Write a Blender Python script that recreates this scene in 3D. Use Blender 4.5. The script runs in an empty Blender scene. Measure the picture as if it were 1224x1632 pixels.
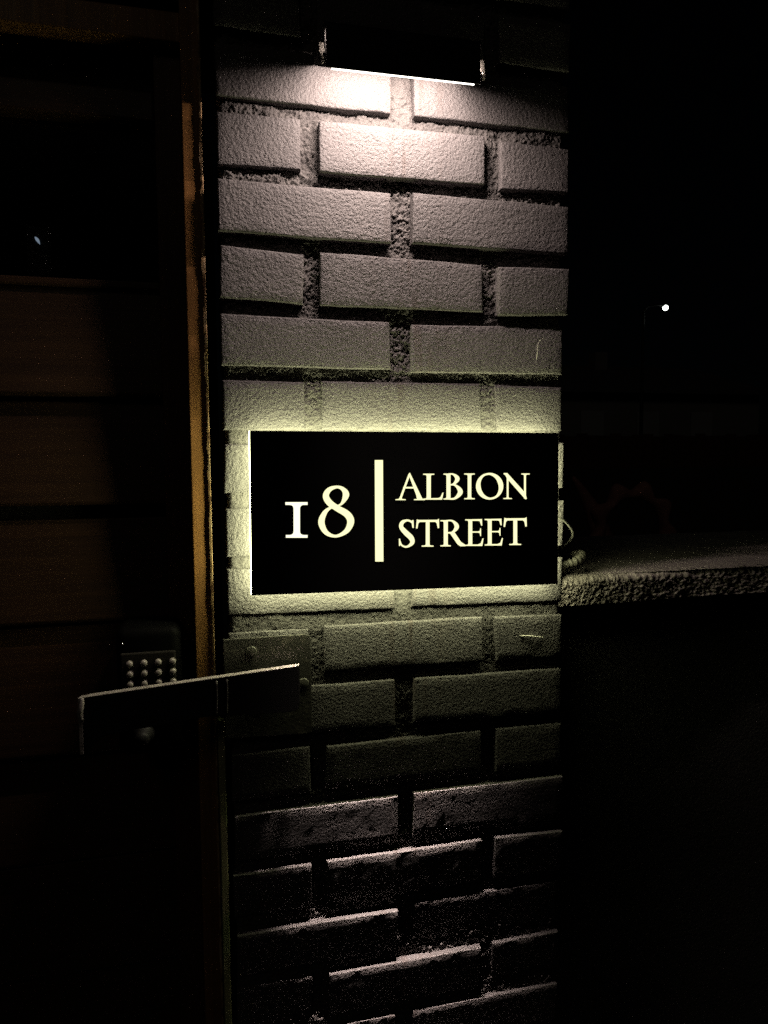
import bpy, bmesh, math, random
import numpy as np
from mathutils import Vector, Matrix
from mathutils.geometry import tessellate_polygon

S = bpy.context.scene
COL = S.collection
R = math.radians

# ------------------------------------------------------------------ camera
cam_d = bpy.data.cameras.new('camera')
cam = bpy.data.objects.new('camera', cam_d)
COL.objects.link(cam)
S.camera = cam
cam_d.sensor_fit = 'VERTICAL'
cam_d.sensor_height = 36.0
cam_d.lens = 36.0 * 1131.0 / 1632.0
cam_d.clip_start = 0.02
cam_d.clip_end = 500
_r = Vector((0.9725, -0.2328, -0.0061)).normalized()
_f = Vector((0.2317, 0.9699, -0.0752)).normalized()
_u = _r.cross(_f).normalized()
_r = _f.cross(_u)
M4 = Matrix((_r, _u, -_f)).transposed().to_4x4()
M4.translation = Vector((-0.0130, -0.9205, 1.4952))
cam.matrix_world = M4

# ------------------------------------------------------------------ night sky, faint added fill, exposure
W = bpy.data.worlds.new('World')
S.world = W
W.use_nodes = True
wn = W.node_tree.nodes
sky = wn.new('ShaderNodeTexSky')
sky.sky_type = 'NISHITA'
sky.sun_disc = False
sky.sun_elevation = R(35)
sky.sun_rotation = R(205)
wn['Background'].inputs['Strength'].default_value = 0.00006
W.node_tree.links.new(sky.outputs[0], wn['Background'].inputs['Color'])

fill_sun_d = bpy.data.lights.new('fill_light', 'SUN')
fill_sun_d.energy = 0.03  # unseen fill added to bring up the door and the garden ring
fill_sun_d.angle = R(12)
fill_sun_d.color = (1.0, 0.86, 0.68)
fill_sun = bpy.data.objects.new('fill_light', fill_sun_d)
COL.objects.link(fill_sun)
fill_sun.rotation_euler = (R(52), 0, R(-26))

S.view_settings.view_transform = 'Standard'
S.view_settings.look = 'None'
S.view_settings.exposure = 0.0
S.view_settings.gamma = 1.0
S.view_settings.use_curve_mapping = False
S.render.engine = 'CYCLES'
S.cycles.use_denoising = False
S.cycles.max_bounces = 6
S.cycles.sample_clamp_indirect = 4.0

rng = np.random.default_rng(18)
random.seed(18)

# ------------------------------------------------------------------ helpers
def link(name, me, mat=None, parent=None, smooth=False):
    o = bpy.data.objects.new(name, me)
    COL.objects.link(o)
    if mat is not None:
        me.materials.append(mat)
    if smooth:
        me.polygons.foreach_set('use_smooth', [True] * len(me.polygons))
    o.parent = parent
    return o

def mesh(name, verts, faces, mat=None, parent=None, smooth=False):
    me = bpy.data.meshes.new(name)
    me.from_pydata([tuple(map(float, v)) for v in verts], [], faces)
    me.update()
    return link(name, me, mat, parent, smooth)

def bmobj(name, bm, mat=None, parent=None, smooth=False):
    bmesh.ops.recalc_face_normals(bm, faces=bm.faces)
    me = bpy.data.meshes.new(name)
    bm.to_mesh(me)
    bm.free()
    return link(name, me, mat, parent, smooth)

def thing(name, label, cat, loc=(0, 0, 0), group=None):
    o = bpy.data.objects.new(name, None)
    COL.objects.link(o)
    o.location = loc
    o.empty_display_size = 0.05
    tag(o, label, cat, group)
    return o

def tag(o, label=None, cat=None, group=None, kind=None):
    if label: o['label'] = label
    if cat: o['category'] = cat
    if group: o['group'] = group
    if kind: o['kind'] = kind
    return o

def keep(o, parent):
    """parent without moving"""
    o.parent = parent
    o.matrix_parent_inverse = Matrix.Translation(parent.location).inverted()
    return o

def box_bm(x0, x1, y0, y1, z0, z1, bevel=0.0, seg=2):
    bm = bmesh.new()
    bmesh.ops.create_cube(bm, size=1)
    for v in bm.verts:
        v.co = Vector(((x0 + x1) / 2 + v.co.x * (x1 - x0), (y0 + y1) / 2 + v.co.y * (y1 - y0), (z0 + z1) / 2 + v.co.z * (z1 - z0)))
    if bevel > 0:
        bmesh.ops.bevel(bm, geom=list(bm.edges), offset=bevel, segments=seg, affect='EDGES', profile=0.5)
    return bm

def box(name, b, mat, parent, bevel=0.0, seg=2):
    o = bmobj(name, box_bm(*b, bevel=bevel, seg=seg), mat)
    if parent: keep(o, parent)
    return o

def prism(name, outline, axis_dir, mat, parent, bevel=0.0):
    """outline: list of 3D points (planar); axis_dir: extrusion vector"""
    bm = bmesh.new()
    vs = [bm.verts.new(p) for p in outline]
    f = bm.faces.new(vs)
    ex = bmesh.ops.extrude_face_region(bm, geom=[f])
    bmesh.ops.translate(bm, verts=[v for v in ex['geom'] if isinstance(v, bmesh.types.BMVert)], vec=axis_dir)
    if bevel > 0:
        bmesh.ops.bevel(bm, geom=list(bm.edges), offset=bevel, segments=2, affect='EDGES', profile=0.5)
    o = bmobj(name, bm, mat)
    if parent: keep(o, parent)
    return o

def smooth_path(pts, n=10):
    P = [Vector(p) for p in pts]
    out = []
    for i in range(len(P) - 1):
        a, b, c, d = P[max(i - 1, 0)], P[i], P[i + 1], P[min(i + 2, len(P) - 1)]
        for k in range(n):
            t = k / n
            out.append(0.5 * (2 * b + (c - a) * t + (2 * a - 5 * b + 4 * c - d) * t * t + (3 * b - a - 3 * c + d) * t ** 3))
    out.append(P[-1])
    return out

def tube(name, pts, rad, mat, parent=None, seg=10, n=10):
    path = smooth_path(pts, n)
    verts, faces = [], []
    up = Vector((0.13, 0.2, 1)).normalized()
    for i, p in enumerate(path):
        t = (path[min(i + 1, len(path) - 1)] - path[max(i - 1, 0)]).normalized()
        a = t.cross(up)
        if a.length < 1e-4: a = t.cross(Vector((1, 0, 0)))
        a.normalize()
        b = t.cross(a)
        r = rad(i / (len(path) - 1)) if callable(rad) else rad
        for k in range(seg):
            th = 2 * math.pi * k / seg
            verts.append(p + a * (r * math.cos(th)) + b * (r * math.sin(th)))
    for i in range(len(path) - 1):
        for k in range(seg):
            faces.append((i * seg + k, i * seg + (k + 1) % seg, (i + 1) * seg + (k + 1) % seg, (i + 1) * seg + k))
    faces.append(tuple(range(seg))[::-1])
    faces.append(tuple((len(path) - 1) * seg + k for k in range(seg)))
    o = mesh(name, verts, faces, mat, None, True)
    if parent: keep(o, parent)
    return o

def lathe(name, prof, mat, parent, seg=20, origin=(0, 0, 0), axis='Y-'):
    """prof: (radius, along) ; axis Y- : along points to the viewer side (-y)"""
    verts, faces = [], []
    for r, h in prof:
        for k in range(seg):
            th = 2 * math.pi * k / seg
            if axis == 'Y-': verts.append((origin[0] + r * math.cos(th), origin[1] - h, origin[2] + r * math.sin(th)))
            else: verts.append((origin[0] + r * math.cos(th), origin[1] + r * math.sin(th), origin[2] + h))
    m = len(prof)
    for i in range(m - 1):
        for k in range(seg):
            faces.append((i * seg + k, i * seg + (k + 1) % seg, (i + 1) * seg + (k + 1) % seg, (i + 1) * seg + k))
    faces.append(tuple(range(seg)))
    faces.append(tuple((m - 1) * seg + k for k in range(seg)))
    bm = bmesh.new()
    vs = [bm.verts.new(v) for v in verts]
    for f in faces:
        try: bm.faces.new([vs[i] for i in f])
        except ValueError: pass
    bmesh.ops.remove_doubles(bm, verts=bm.verts, dist=1e-6)
    o = bmobj(name, bm, mat, None, True)
    if parent: keep(o, parent)
    return o

def field(nx, nz, step, scale, seed):
    """smooth random field with features of about `scale` metres, unit variance"""
    g = np.random.default_rng(seed).standard_normal((nz, nx))
    kx = np.fft.fftfreq(nx, step)[None, :]
    kz = np.fft.fftfreq(nz, step)[:, None]
    filt = np.exp(-0.5 * (kx ** 2 + kz ** 2) * (scale * 0.75) ** 2)
    f = np.real(np.fft.ifft2(np.fft.fft2(g) * filt))
    return f / (f.std() + 1e-12)

# ------------------------------------------------------------------ materials
def mat(name, col, rough=0.6, spec=0.5, metal=0.0):
    m = bpy.data.materials.new(name)
    m.use_nodes = True
    b = m.node_tree.nodes['Principled BSDF']
    b.inputs['Base Color'].default_value = (*col, 1)
    b.inputs['Roughness'].default_value = rough
    b.inputs['Specular IOR Level'].default_value = spec
    b.inputs['Metallic'].default_value = metal
    return m

class NT:
    def __init__(s, m): s.t = m.node_tree; s.n = s.t.nodes; s.b = s.n['Principled BSDF']
    def add(s, k, **kw):
        n = s.n.new(k)
        for a, v in kw.items():
            if hasattr(n, a): setattr(n, a, v)
            else: n.inputs[a].default_value = v
        return n
    def l(s, a, b): s.t.links.new(a, b)
    def pos(s, scale=(1, 1, 1), rot=(0, 0, 0)):
        g = s.add('ShaderNodeNewGeometry'); mp = s.add('ShaderNodeMapping')
        mp.inputs['Scale'].default_value = scale
        mp.inputs['Rotation'].default_value = rot
        s.l(g.outputs['Position'], mp.inputs['Vector'])
        return mp.outputs[0]
    def noise(s, vec, scale, detail=3, rough=0.5, dist=0.0):
        n = s.add('ShaderNodeTexNoise')
        n.inputs['Scale'].default_value = scale; n.inputs['Detail'].default_value = detail
        n.inputs['Roughness'].default_value = rough; n.inputs['Distortion'].default_value = dist
        s.l(vec, n.inputs['Vector'])
        return n.outputs['Fac']
    def ramp(s, fac, stops):
        n = s.add('ShaderNodeValToRGB')
        e = n.color_ramp.elements
        while len(e) < len(stops): e.new(0.5)
        for el, (p, c) in zip(e, stops):
            el.position = p; el.color = (*c, 1) if len(c) == 3 else c
        s.l(fac, n.inputs[0])
        return n.outputs[0]
    def bump(s, h, dist, strength=1.0, prev=None):
        n = s.add('ShaderNodeBump')
        n.inputs['Distance'].default_value = dist; n.inputs['Strength'].default_value = strength
        s.l(h, n.inputs['Height'])
        if prev is not None: s.l(prev, n.inputs['Normal'])
        return n.outputs[0]
    def math(s, op, a, b=None, clamp=False):
        n = s.add('ShaderNodeMath'); n.operation = op; n.use_clamp = clamp
        for i, v in enumerate((a, b)):
            if v is None: continue
            if isinstance(v, (int, float)): n.inputs[i].default_value = v
            else: s.l(v, n.inputs[i])
        return n.outputs[0]
    def mix(s, fac, a, b):
        n = s.add('ShaderNodeMix'); n.data_type = 'RGBA'
        if isinstance(fac, (int, float)): n.inputs[0].default_value = fac
        else: s.l(fac, n.inputs[0])
        for i, v in ((6, a), (7, b)):
            if isinstance(v, tuple): n.inputs[i].default_value = (*v, 1)
            else: s.l(v, n.inputs[i])
        return n.outputs[2]

def emit(name, col, strength, sampled=False):
    m = bpy.data.materials.new(name); m.use_nodes = True
    t = m.node_tree; t.nodes.clear()
    e = t.nodes.new('ShaderNodeEmission'); o = t.nodes.new('ShaderNodeOutputMaterial')
    e.inputs[0].default_value = (*col, 1); e.inputs[1].default_value = strength
    t.links.new(e.outputs[0], o.inputs[0])
    if not sampled: m.cycles.emission_sampling = 'NONE'   # lens edge, glint and lettering: seen, too weak to light anything
    return m

# painted brick: charcoal masonry paint with an orange-peel roller stipple, runs of dirt
M_brick = mat('painted_brick', (0.1, 0.095, 0.09), 0.62, 0.35)
k = NT(M_brick)
p = k.pos()
fine = k.noise(p, 250, 3.5, 0.62, 0.0)
mid = k.noise(p, 120, 2, 0.5)
low = k.noise(p, 26, 2, 0.5)
b1 = k.bump(low, 0.0012, 0.5)
b2 = k.bump(mid, 0.0011, 0.6, b1)
b3 = k.bump(fine, 0.0034, 1.0, b2)
k.l(b3, k.b.inputs['Normal'])
tone = k.ramp(k.noise(p, 9, 4, 0.6), [(0.3, (0.086, 0.080, 0.081)), (0.7, (0.112, 0.105, 0.105))])
drip = k.noise(k.pos((1, 0.02, 0.10)), 75, 3, 0.55)
g = k.add('ShaderNodeNewGeometry'); sx = k.add('ShaderNodeSeparateXYZ'); k.l(g.outputs['Position'], sx.inputs[0])
band = k.math('SUBTRACT', 1.0, k.math('ABSOLUTE', k.math('MULTIPLY', k.math('SUBTRACT', sx.outputs[0], 0.245), 14.0)), True)
dmask = k.math('MULTIPLY', k.ramp(drip, [(0.50, (0, 0, 0)), (0.62, (1, 1, 1))]), band, True)
c1 = k.mix(k.math('MULTIPLY', dmask, 0.75), tone, (0.070, 0.055, 0.050))
oi = k.add('ShaderNodeObjectInfo')
hsv = k.add('ShaderNodeHueSaturation'); k.l(c1, hsv.inputs['Color'])
k.l(k.math('ADD', 0.86, k.math('MULTIPLY', oi.outputs['Random'], 0.26)), hsv.inputs['Value'])
k.l(hsv.outputs[0], k.b.inputs['Base Color'])

M_mortar = mat('painted_mortar', (0.1, 0.096, 0.09), 0.75, 0.3)
k = NT(M_mortar); p = k.pos()
k.l(k.bump(k.noise(p, 520, 3, 0.6), 0.0012, 0.9), k.b.inputs['Normal'])
k.l(k.ramp(k.noise(p, 60, 3, 0.6), [(0.3, (0.070, 0.065, 0.064)), (0.7, (0.105, 0.099, 0.096))]), k.b.inputs['Base Color'])

M_cement = mat('painted_cement', (0.1, 0.09, 0.085), 0.5, 0.4)
k = NT(M_cement); p = k.pos()
st = k.noise(k.pos((1, 6, 1), (0, 0, R(12))), 22, 4, 0.6)
k.l(k.bump(k.noise(p, 260, 3, 0.6), 0.0010, 0.7, k.bump(st, 0.002, 0.4)), k.b.inputs['Normal'])
k.l(k.ramp(k.noise(p, 14, 4, 0.65), [(0.3, (0.15, 0.132, 0.126)), (0.72, (0.27, 0.240, 0.230))]), k.b.inputs['Base Color'])

M_render = mat('dark_render', (0.05, 0.048, 0.046), 0.85, 0.2)
k = NT(M_render); p = k.pos()
k.l(k.bump(k.noise(p, 200, 4, 0.6), 0.002, 0.7), k.b.inputs['Normal'])
k.l(k.ramp(k.noise(p, 5, 4), [(0.3, (0.035, 0.034, 0.032)), (0.7, (0.06, 0.057, 0.054))]), k.b.inputs['Base Color'])

def wood(name, dark, light, rough, grain_axis):
    m = mat(name, light, rough, 0.4)
    k = NT(m)
    sc = (90, 90, 2.2) if grain_axis == 'z' else (2.2, 90, 90)
    n1 = k.noise(k.pos(sc), 1.0, 5, 0.6, 0.6)
    n2 = k.noise(k.pos((1, 1, 1)), 7, 3, 0.5)
    col = k.ramp(k.math('ADD', k.math('MULTIPLY', n1, 0.7), k.math('MULTIPLY', n2, 0.3)), [(0.32, dark), (0.68, light)])
    k.l(col, k.b.inputs['Base Color'])
    k.l(k.bump(n1, 0.0008, 0.35), k.b.inputs['Normal'])
    return m
M_jamb = wood('varnished_jamb', (0.13, 0.062, 0.020), (0.35, 0.172, 0.057), 0.34, 'z')
M_door = wood('stained_door', (0.022, 0.010, 0.0045), (0.050, 0.0235, 0.010), 0.5, 'x')
M_stile = wood('stained_stile', (0.04, 0.016, 0.008), (0.08, 0.035, 0.016), 0.5, 'z')

# bare chipped timber and flaking paint on the arris
M_chip = mat('chipped_arris', (0.5, 0.36, 0.2), 0.7, 0.3)
k = NT(M_chip)
k.l(k.ramp(k.noise(k.pos((60, 60, 26)), 1.0, 5, 0.65), [(0.40, (0.10, 0.05, 0.022)), (0.52, (0.45, 0.29, 0.14)), (0.7, (0.62, 0.52, 0.38))]), k.b.inputs['Base Color'])

M_green = mat('green_strip', (0.22, 0.22, 0.10), 0.5, 0.4)
k = NT(M_green)
k.l(k.ramp(k.noise(k.pos((30, 30, 14)), 1.0, 4, 0.6), [(0.35, (0.22, 0.30, 0.12)), (0.65, (0.48, 0.45, 0.24))]), k.b.inputs['Base Color'])

M_black = mat('black_powder_coat', (0.012, 0.012, 0.012), 0.55, 0.3)
M_face = mat('black_acrylic', (0.0012, 0.0012, 0.0012), 0.9, 0.0)
M_guard = mat('matt_black_paint', (0.006, 0.006, 0.006), 0.9, 0.0)
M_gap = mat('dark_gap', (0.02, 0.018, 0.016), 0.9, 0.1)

M_plate = mat('painted_steel', (0.05, 0.046, 0.040), 0.36, 0.5, 0.35)
k = NT(M_plate); p = k.pos()
sc = k.noise(p, 55, 5, 0.7)
k.l(k.mix(k.ramp(sc, [(0.56, (0, 0, 0)), (0.68, (1, 1, 1))]), (0.105, 0.100, 0.092), (0.24, 0.22, 0.19)), k.b.inputs['Base Color'])
k.l(k.bump(k.noise(p, 150, 3), 0.0006, 0.5), k.b.inputs['Normal'])

M_bare = mat('worn_steel_edge', (0.42, 0.37, 0.33), 0.5, 0.5, 0.2)
k = NT(M_bare); p = k.pos()
k.l(k.ramp(k.noise(p, 90, 5, 0.7), [(0.32, (0.13, 0.11, 0.10)), (0.46, (0.36, 0.33, 0.30)), (0.7, (0.46, 0.43, 0.40))]), k.b.inputs['Base Color'])
k.l(k.bump(k.noise(p, 300, 3), 0.0006, 0.6), k.b.inputs['Normal'])

M_steel = mat('screw_steel', (0.13, 0.125, 0.11), 0.35, 0.6, 0.3)
M_chrome = mat('chrome_button', (0.62, 0.58, 0.55), 0.22, 0.5, 1.0)
M_clip = mat('pale_zinc', (0.7, 0.68, 0.64), 0.35, 0.6)
_t = M_clip.node_tree; _tr = _t.nodes.new('ShaderNodeBsdfTranslucent'); _tr.inputs[0].default_value = (0.9, 0.88, 0.84, 1)
_mx = _t.nodes.new('ShaderNodeMixShader'); _mx.inputs[0].default_value = 0.6
_t.links.new(_t.nodes['Principled BSDF'].outputs[0], _mx.inputs[1]); _t.links.new(_tr.outputs[0], _mx.inputs[2])
_t.links.new(_mx.outputs[0], _t.nodes['Material Output'].inputs['Surface'])
M_button = mat('pale_button', (0.30, 0.27, 0.25), 0.3, 0.6)
M_lock = mat('black_lock_case', (0.002, 0.002, 0.002), 0.6, 0.04)
M_glass = mat('clear_glass', (0.7, 0.72, 0.72), 0.02, 0.5)
M_glass.node_tree.nodes['Principled BSDF'].inputs['Transmission Weight'].default_value = 1.0
M_cable = mat('pale_cable', (0.10, 0.098, 0.087), 0.5, 0.4)
M_conduit = mat('grey_conduit', (0.10, 0.095, 0.08), 0.55, 0.4)
M_red = mat('dark_red_clay', (0.4, 0.09, 0.08), 0.75, 0.3)
k = NT(M_red)
k.l(k.ramp(k.noise(k.pos(), 9, 4), [(0.3, (0.20, 0.090, 0.078)), (0.7, (0.33, 0.150, 0.13))]), k.b.inputs['Base Color'])
M_web = mat('pale_fibre', (0.55, 0.53, 0.48), 0.8, 0.2)
M_pave = mat('dark_paving', (0.05, 0.05, 0.05), 0.85, 0.2)
k = NT(M_pave)
k.l(k.ramp(k.noise(k.pos(), 6, 5), [(0.3, (0.03, 0.03, 0.03)), (0.7, (0.065, 0.063, 0.06))]), k.b.inputs['Base Color'])
M_soil = mat('garden_soil', (0.035, 0.028, 0.02), 0.95, 0.1)
M_housewall = mat('house_render', (0.13, 0.125, 0.12), 0.9, 0.2)
M_roof = mat('roof_slate', (0.05, 0.05, 0.055), 0.8, 0.2)
M_trim = mat('grey_trim', (0.19, 0.19, 0.19), 0.6, 0.3)

E_lamp = emit('lamp_led', (1.0, 0.80, 0.71), 475.0, True)
E_lamp2 = emit('lamp_inner_led', (1.0, 0.80, 0.70), 210.0, True)
E_text2 = emit('sign_text_white', (1.0, 0.99, 0.72), 1.35)
E_lens = emit('lamp_lens', (1.0, 0.93, 0.80), 6.0)
E_halo = emit('sign_halo', (0.99, 1.0, 0.55), 20.0, True)
E_text = emit('sign_text', (1.0, 0.98, 0.55), 1.2)
E_street = emit('street_lens', (0.90, 1.0, 0.90), 5.0, True)
E_glint = emit('glass_glint', (0.62, 0.78, 1.0), 0.35)  # glow stands in for a reflection in the door glass
GLYPHS = [
('digit_one', [('P',[(-165.3,15.4),(-165.3,12.0),(-160.7,11.9),(-158.3,11.6),(-156.5,10.7),(-155.5,9.2),(-155.2,7.2),(-155.6,-21.5),(-156.0,-23.5),(-157.0,-24.9),(-158.7,-25.8),(-161.0,-26.0),(-165.3,-25.8),(-165.4,-29.3),(-138.1,-30.2),(-138.0,-26.7),(-142.3,-26.6),(-144.6,-26.2),(-146.3,-25.3),(-147.2,-23.8),(-147.5,-21.7),(-147.1,7.0),(-146.7,9.0),(-145.7,10.4),(-144.1,11.3),(-141.8,11.5),(-137.5,11.4),(-137.4,14.9)])]),
('digit_eight', [('C',[(-99.7,35.2),(-101.2,35.2),(-102.9,35.0),(-104.6,34.8),(-106.3,34.5),(-108.1,34.1),(-109.7,33.4),(-111.3,32.6),(-112.6,31.7),(-113.9,30.5),(-115.1,29.2),(-116.1,27.8),(-117.0,26.2),(-117.6,24.4),(-117.9,22.5),(-117.8,20.6),(-117.4,18.7),(-116.7,17.0),(-115.9,15.4),(-114.9,13.8),(-113.9,12.4),(-112.7,11.0),(-111.4,9.7),(-109.9,8.4),(-108.4,7.4),(-106.8,6.3),(-105.2,5.4),(-103.7,4.4),(-102.1,3.3),(-100.2,2.1),(-98.3,0.9),(-96.3,-0.3),(-94.4,-1.4),(-92.7,-2.6),(-91.3,-3.6),(-90.2,-4.6),(-89.3,-5.6),(-88.5,-6.7),(-87.9,-7.7),(-87.5,-8.5),(-87.2,-9.3),(-87.0,-10.0),(-86.9,-10.8),(-86.9,-11.8),(-87.0,-13.2),(-87.4,-14.7),(-87.9,-16.4),(-88.5,-18.0),(-89.3,-19.4),(-90.1,-20.7),(-91.3,-22.0),(-92.7,-23.3),(-94.4,-24.6),(-96.3,-25.7),(-98.2,-26.7),(-100.0,-27.3),(-101.7,-27.6),(-103.4,-27.5),(-105.1,-27.1),(-106.8,-26.4),(-108.5,-25.4),(-109.9,-24.4),(-111.2,-23.2),(-112.3,-22.1),(-113.1,-20.8),(-113.9,-19.3),(-114.7,-17.6),(-115.2,-15.8),(-115.7,-14.0),(-116.0,-12.4),(-116.1,-11.1),(-116.1,-9.9),(-116.0,-8.6),(-115.7,-7.1),(-115.3,-5.6),(-114.7,-4.0),(-114.1,-2.5),(-113.5,-1.2),(-113.0,-0.0),(-112.4,1.0),(-111.7,2.0),(-110.9,2.9),(-110.1,3.8),(-109.2,4.6),(-108.2,5.3),(-107.2,5.9),(-106.1,6.5),(-104.8,6.9),(-103.5,7.3),(-102.2,7.7),(-100.9,8.1),(-99.6,8.5),(-98.6,8.8),(-97.5,9.1),(-96.5,9.3),(-95.4,9.6),(-94.3,10.0),(-93.2,10.6),(-92.0,11.5),(-90.8,12.6),(-89.4,13.9),(-88.0,15.5),(-86.7,17.1),(-85.5,18.9),(-84.6,20.8),(-84.0,22.8),(-84.1,24.9),(-84.7,26.8),(-85.6,28.4),(-86.7,29.7),(-87.9,30.8),(-89.0,31.7),(-90.2,32.4),(-91.3,33.2),(-92.6,33.8),(-94.0,34.3),(-95.4,34.7),(-96.8,35.0),(-98.2,35.1)],[(-99.6,31.7),(-100.8,31.6),(-102.1,31.2),(-103.4,30.7),(-104.7,30.1),(-105.9,29.4),(-106.9,28.6),(-107.6,27.9),(-108.3,27.2),(-108.9,26.3),(-109.4,25.4),(-109.8,24.5),(-110.1,23.6),(-110.2,22.9),(-110.2,22.4),(-110.0,21.9),(-109.8,21.2),(-109.4,20.4),(-108.9,19.4),(-108.2,18.4),(-107.4,17.4),(-106.6,16.4),(-105.8,15.6),(-104.8,14.7),(-103.7,13.8),(-102.4,12.8),(-101.0,11.8),(-99.4,10.8),(-97.9,9.8),(-96.2,8.8),(-94.4,7.8),(-92.3,6.8),(-90.2,5.7),(-88.0,4.5),(-86.0,3.1),(-84.2,1.7),(-82.6,0.2),(-81.3,-1.3),(-80.1,-3.0),(-79.1,-4.8),(-78.3,-6.8),(-77.8,-9.0),(-77.8,-11.2),(-78.1,-13.4),(-78.8,-15.6),(-79.8,-17.8),(-81.0,-19.9),(-82.4,-21.8),(-83.9,-23.7),(-85.7,-25.3),(-87.6,-26.6),(-89.8,-27.8),(-92.1,-28.8),(-94.5,-29.7),(-96.9,-30.4),(-99.3,-30.9),(-101.5,-31.1),(-103.7,-31.0),(-105.9,-30.8),(-108.2,-30.3),(-110.4,-29.6),(-112.6,-28.8),(-114.6,-27.6),(-116.5,-26.3),(-118.1,-24.6),(-119.7,-22.7),(-121.1,-20.6),(-122.2,-18.4),(-123.2,-16.1),(-123.9,-13.8),(-124.2,-11.4),(-124.1,-9.0),(-123.6,-6.7),(-122.8,-4.5),(-121.8,-2.6),(-120.7,-0.9),(-119.6,0.7),(-118.6,2.1),(-117.5,3.4),(-116.2,4.5),(-115.0,5.5),(-113.7,6.3),(-112.4,7.0),(-111.1,7.6),(-109.7,8.2),(-108.3,8.7),(-106.8,9.0),(-105.4,9.2),(-104.0,9.4),(-102.6,9.5),(-101.4,9.8),(-100.2,10.1),(-99.1,10.5),(-98.1,10.9),(-97.2,11.3),(-96.5,11.7),(-95.8,12.2),(-95.2,12.9),(-94.7,13.8),(-94.2,15.0),(-93.6,16.5),(-93.1,18.2),(-92.7,19.9),(-92.5,21.5),(-92.3,22.8),(-92.3,23.6),(-92.3,24.0),(-92.3,24.5),(-92.3,25.2),(-92.5,26.0),(-92.7,26.9),(-93.2,27.8),(-93.7,28.6),(-94.2,29.2),(-94.9,29.9),(-95.7,30.5),(-96.6,31.0),(-97.6,31.4),(-98.6,31.7)])]),
('divider_bar', [('P',[(-50.2,67.2),(-39.4,67.2),(-39.6,-64.5),(-50.5,-64.1)])]),
('letter_a_1_3', [('P',[(-5.4,48.8),(-3.5,50.7),(13.5,16.1),(6.8,16.2)]),('P',[(-5.4,48.8),(-3.6,46.2),(-15.2,16.3),(-18.2,16.4)]),('P',[(-12.6,32.3),(4.0,32.0),(4.0,29.9),(-12.6,30.2)]),('P',[(-23.1,15.2),(-23.1,16.3),(-18.8,16.7),(-17.2,18.9),(-14.8,18.9),(-14.2,16.6),(-9.2,16.0),(-9.2,14.9)]),('P',[(1.9,14.7),(1.9,16.0),(6.1,16.2),(5.1,19.5),(11.8,19.3),(13.5,16.4),(16.8,15.7),(16.8,14.4)])]),
('letter_l_1_4', [('P',[(14.6,49.1),(14.6,47.6),(16.7,47.6),(17.8,47.4),(18.6,47.0),(19.1,46.3),(19.2,45.3),(19.2,18.7),(19.0,17.7),(18.6,17.0),(17.8,16.6),(16.8,16.5),(14.8,16.5),(14.8,15.1),(24.9,14.9),(25.0,45.2),(25.1,46.2),(25.6,46.9),(26.4,47.3),(27.6,47.5),(29.7,47.5),(29.7,48.9)]),('P',[(24.6,14.9),(40.5,14.6),(42.4,24.0),(41.0,23.7),(38.1,17.9),(35.1,16.8),(24.6,16.8)])]),
('letter_b_1_5', [('P',[(42.4,48.9),(42.4,47.5),(44.2,47.4),(45.2,47.3),(45.9,46.9),(46.3,46.2),(46.5,45.2),(46.5,18.4),(46.3,17.4),(45.9,16.7),(45.2,16.3),(44.2,16.1),(42.4,16.2),(42.4,14.7),(52.1,14.5),(52.1,48.8)]),('S',[(48.7,47.2),(49.4,47.2),(50.3,47.3),(51.4,47.4),(52.5,47.4),(53.6,47.4),(54.6,47.2),(55.4,46.8),(56.1,46.1),(56.9,45.3),(57.6,44.2),(58.2,43.2),(58.6,42.3),(58.7,41.8),(58.6,41.8),(58.6,41.8),(58.6,41.1),(58.3,40.2),(57.8,39.0),(57.1,37.9),(56.4,36.9),(55.8,36.1),(55.2,35.7),(54.4,35.4),(53.5,35.1),(52.6,35.0),(51.7,35.0),(50.9,35.0),(50.3,34.9)],[(48.6,48.9),(49.3,49.0),(50.1,49.1),(51.2,49.2),(52.5,49.2),(53.8,49.2),(55.1,49.1),(56.3,48.8),(57.6,48.4),(59.0,47.9),(60.4,47.2),(61.8,46.3),(63.1,45.3),(64.2,43.9),(64.8,42.0),(64.4,40.1),(63.5,38.6),(62.3,37.3),(61.0,36.3),(59.7,35.4),(58.4,34.7),(57.3,34.1),(56.1,33.7),(54.9,33.4),(53.8,33.3),(52.7,33.3),(51.8,33.3),(51.0,33.3),(50.5,33.3)]),('S',[(50.4,33.3),(51.2,33.2),(52.3,33.2),(53.6,33.2),(54.9,33.2),(56.2,33.0),(57.4,32.6),(58.3,32.0),(59.2,31.1),(60.1,29.9),(61.0,28.5),(61.8,27.1),(62.3,25.8),(62.4,24.9),(62.4,24.7),(62.4,24.4),(62.2,23.5),(61.6,22.3),(60.8,20.9),(59.9,19.5),(58.8,18.4),(57.9,17.5),(56.9,16.9),(55.6,16.6),(54.1,16.4),(52.6,16.3),(51.2,16.3),(49.9,16.3),(49.0,16.3)],[(50.4,34.9),(51.2,34.9),(52.2,35.0),(53.5,35.1),(55.0,35.1),(56.5,35.0),(58.1,34.8),(59.6,34.3),(61.1,33.5),(62.8,32.6),(64.5,31.5),(66.2,30.2),(67.6,28.6),(68.8,26.7),(69.3,24.4),(68.8,22.2),(67.6,20.4),(66.1,18.9),(64.4,17.6),(62.7,16.5),(61.0,15.6),(59.4,14.9),(57.7,14.4),(56.0,14.2),(54.3,14.2),(52.6,14.3),(51.1,14.4),(49.9,14.5),(49.1,14.5)])]),
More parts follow.
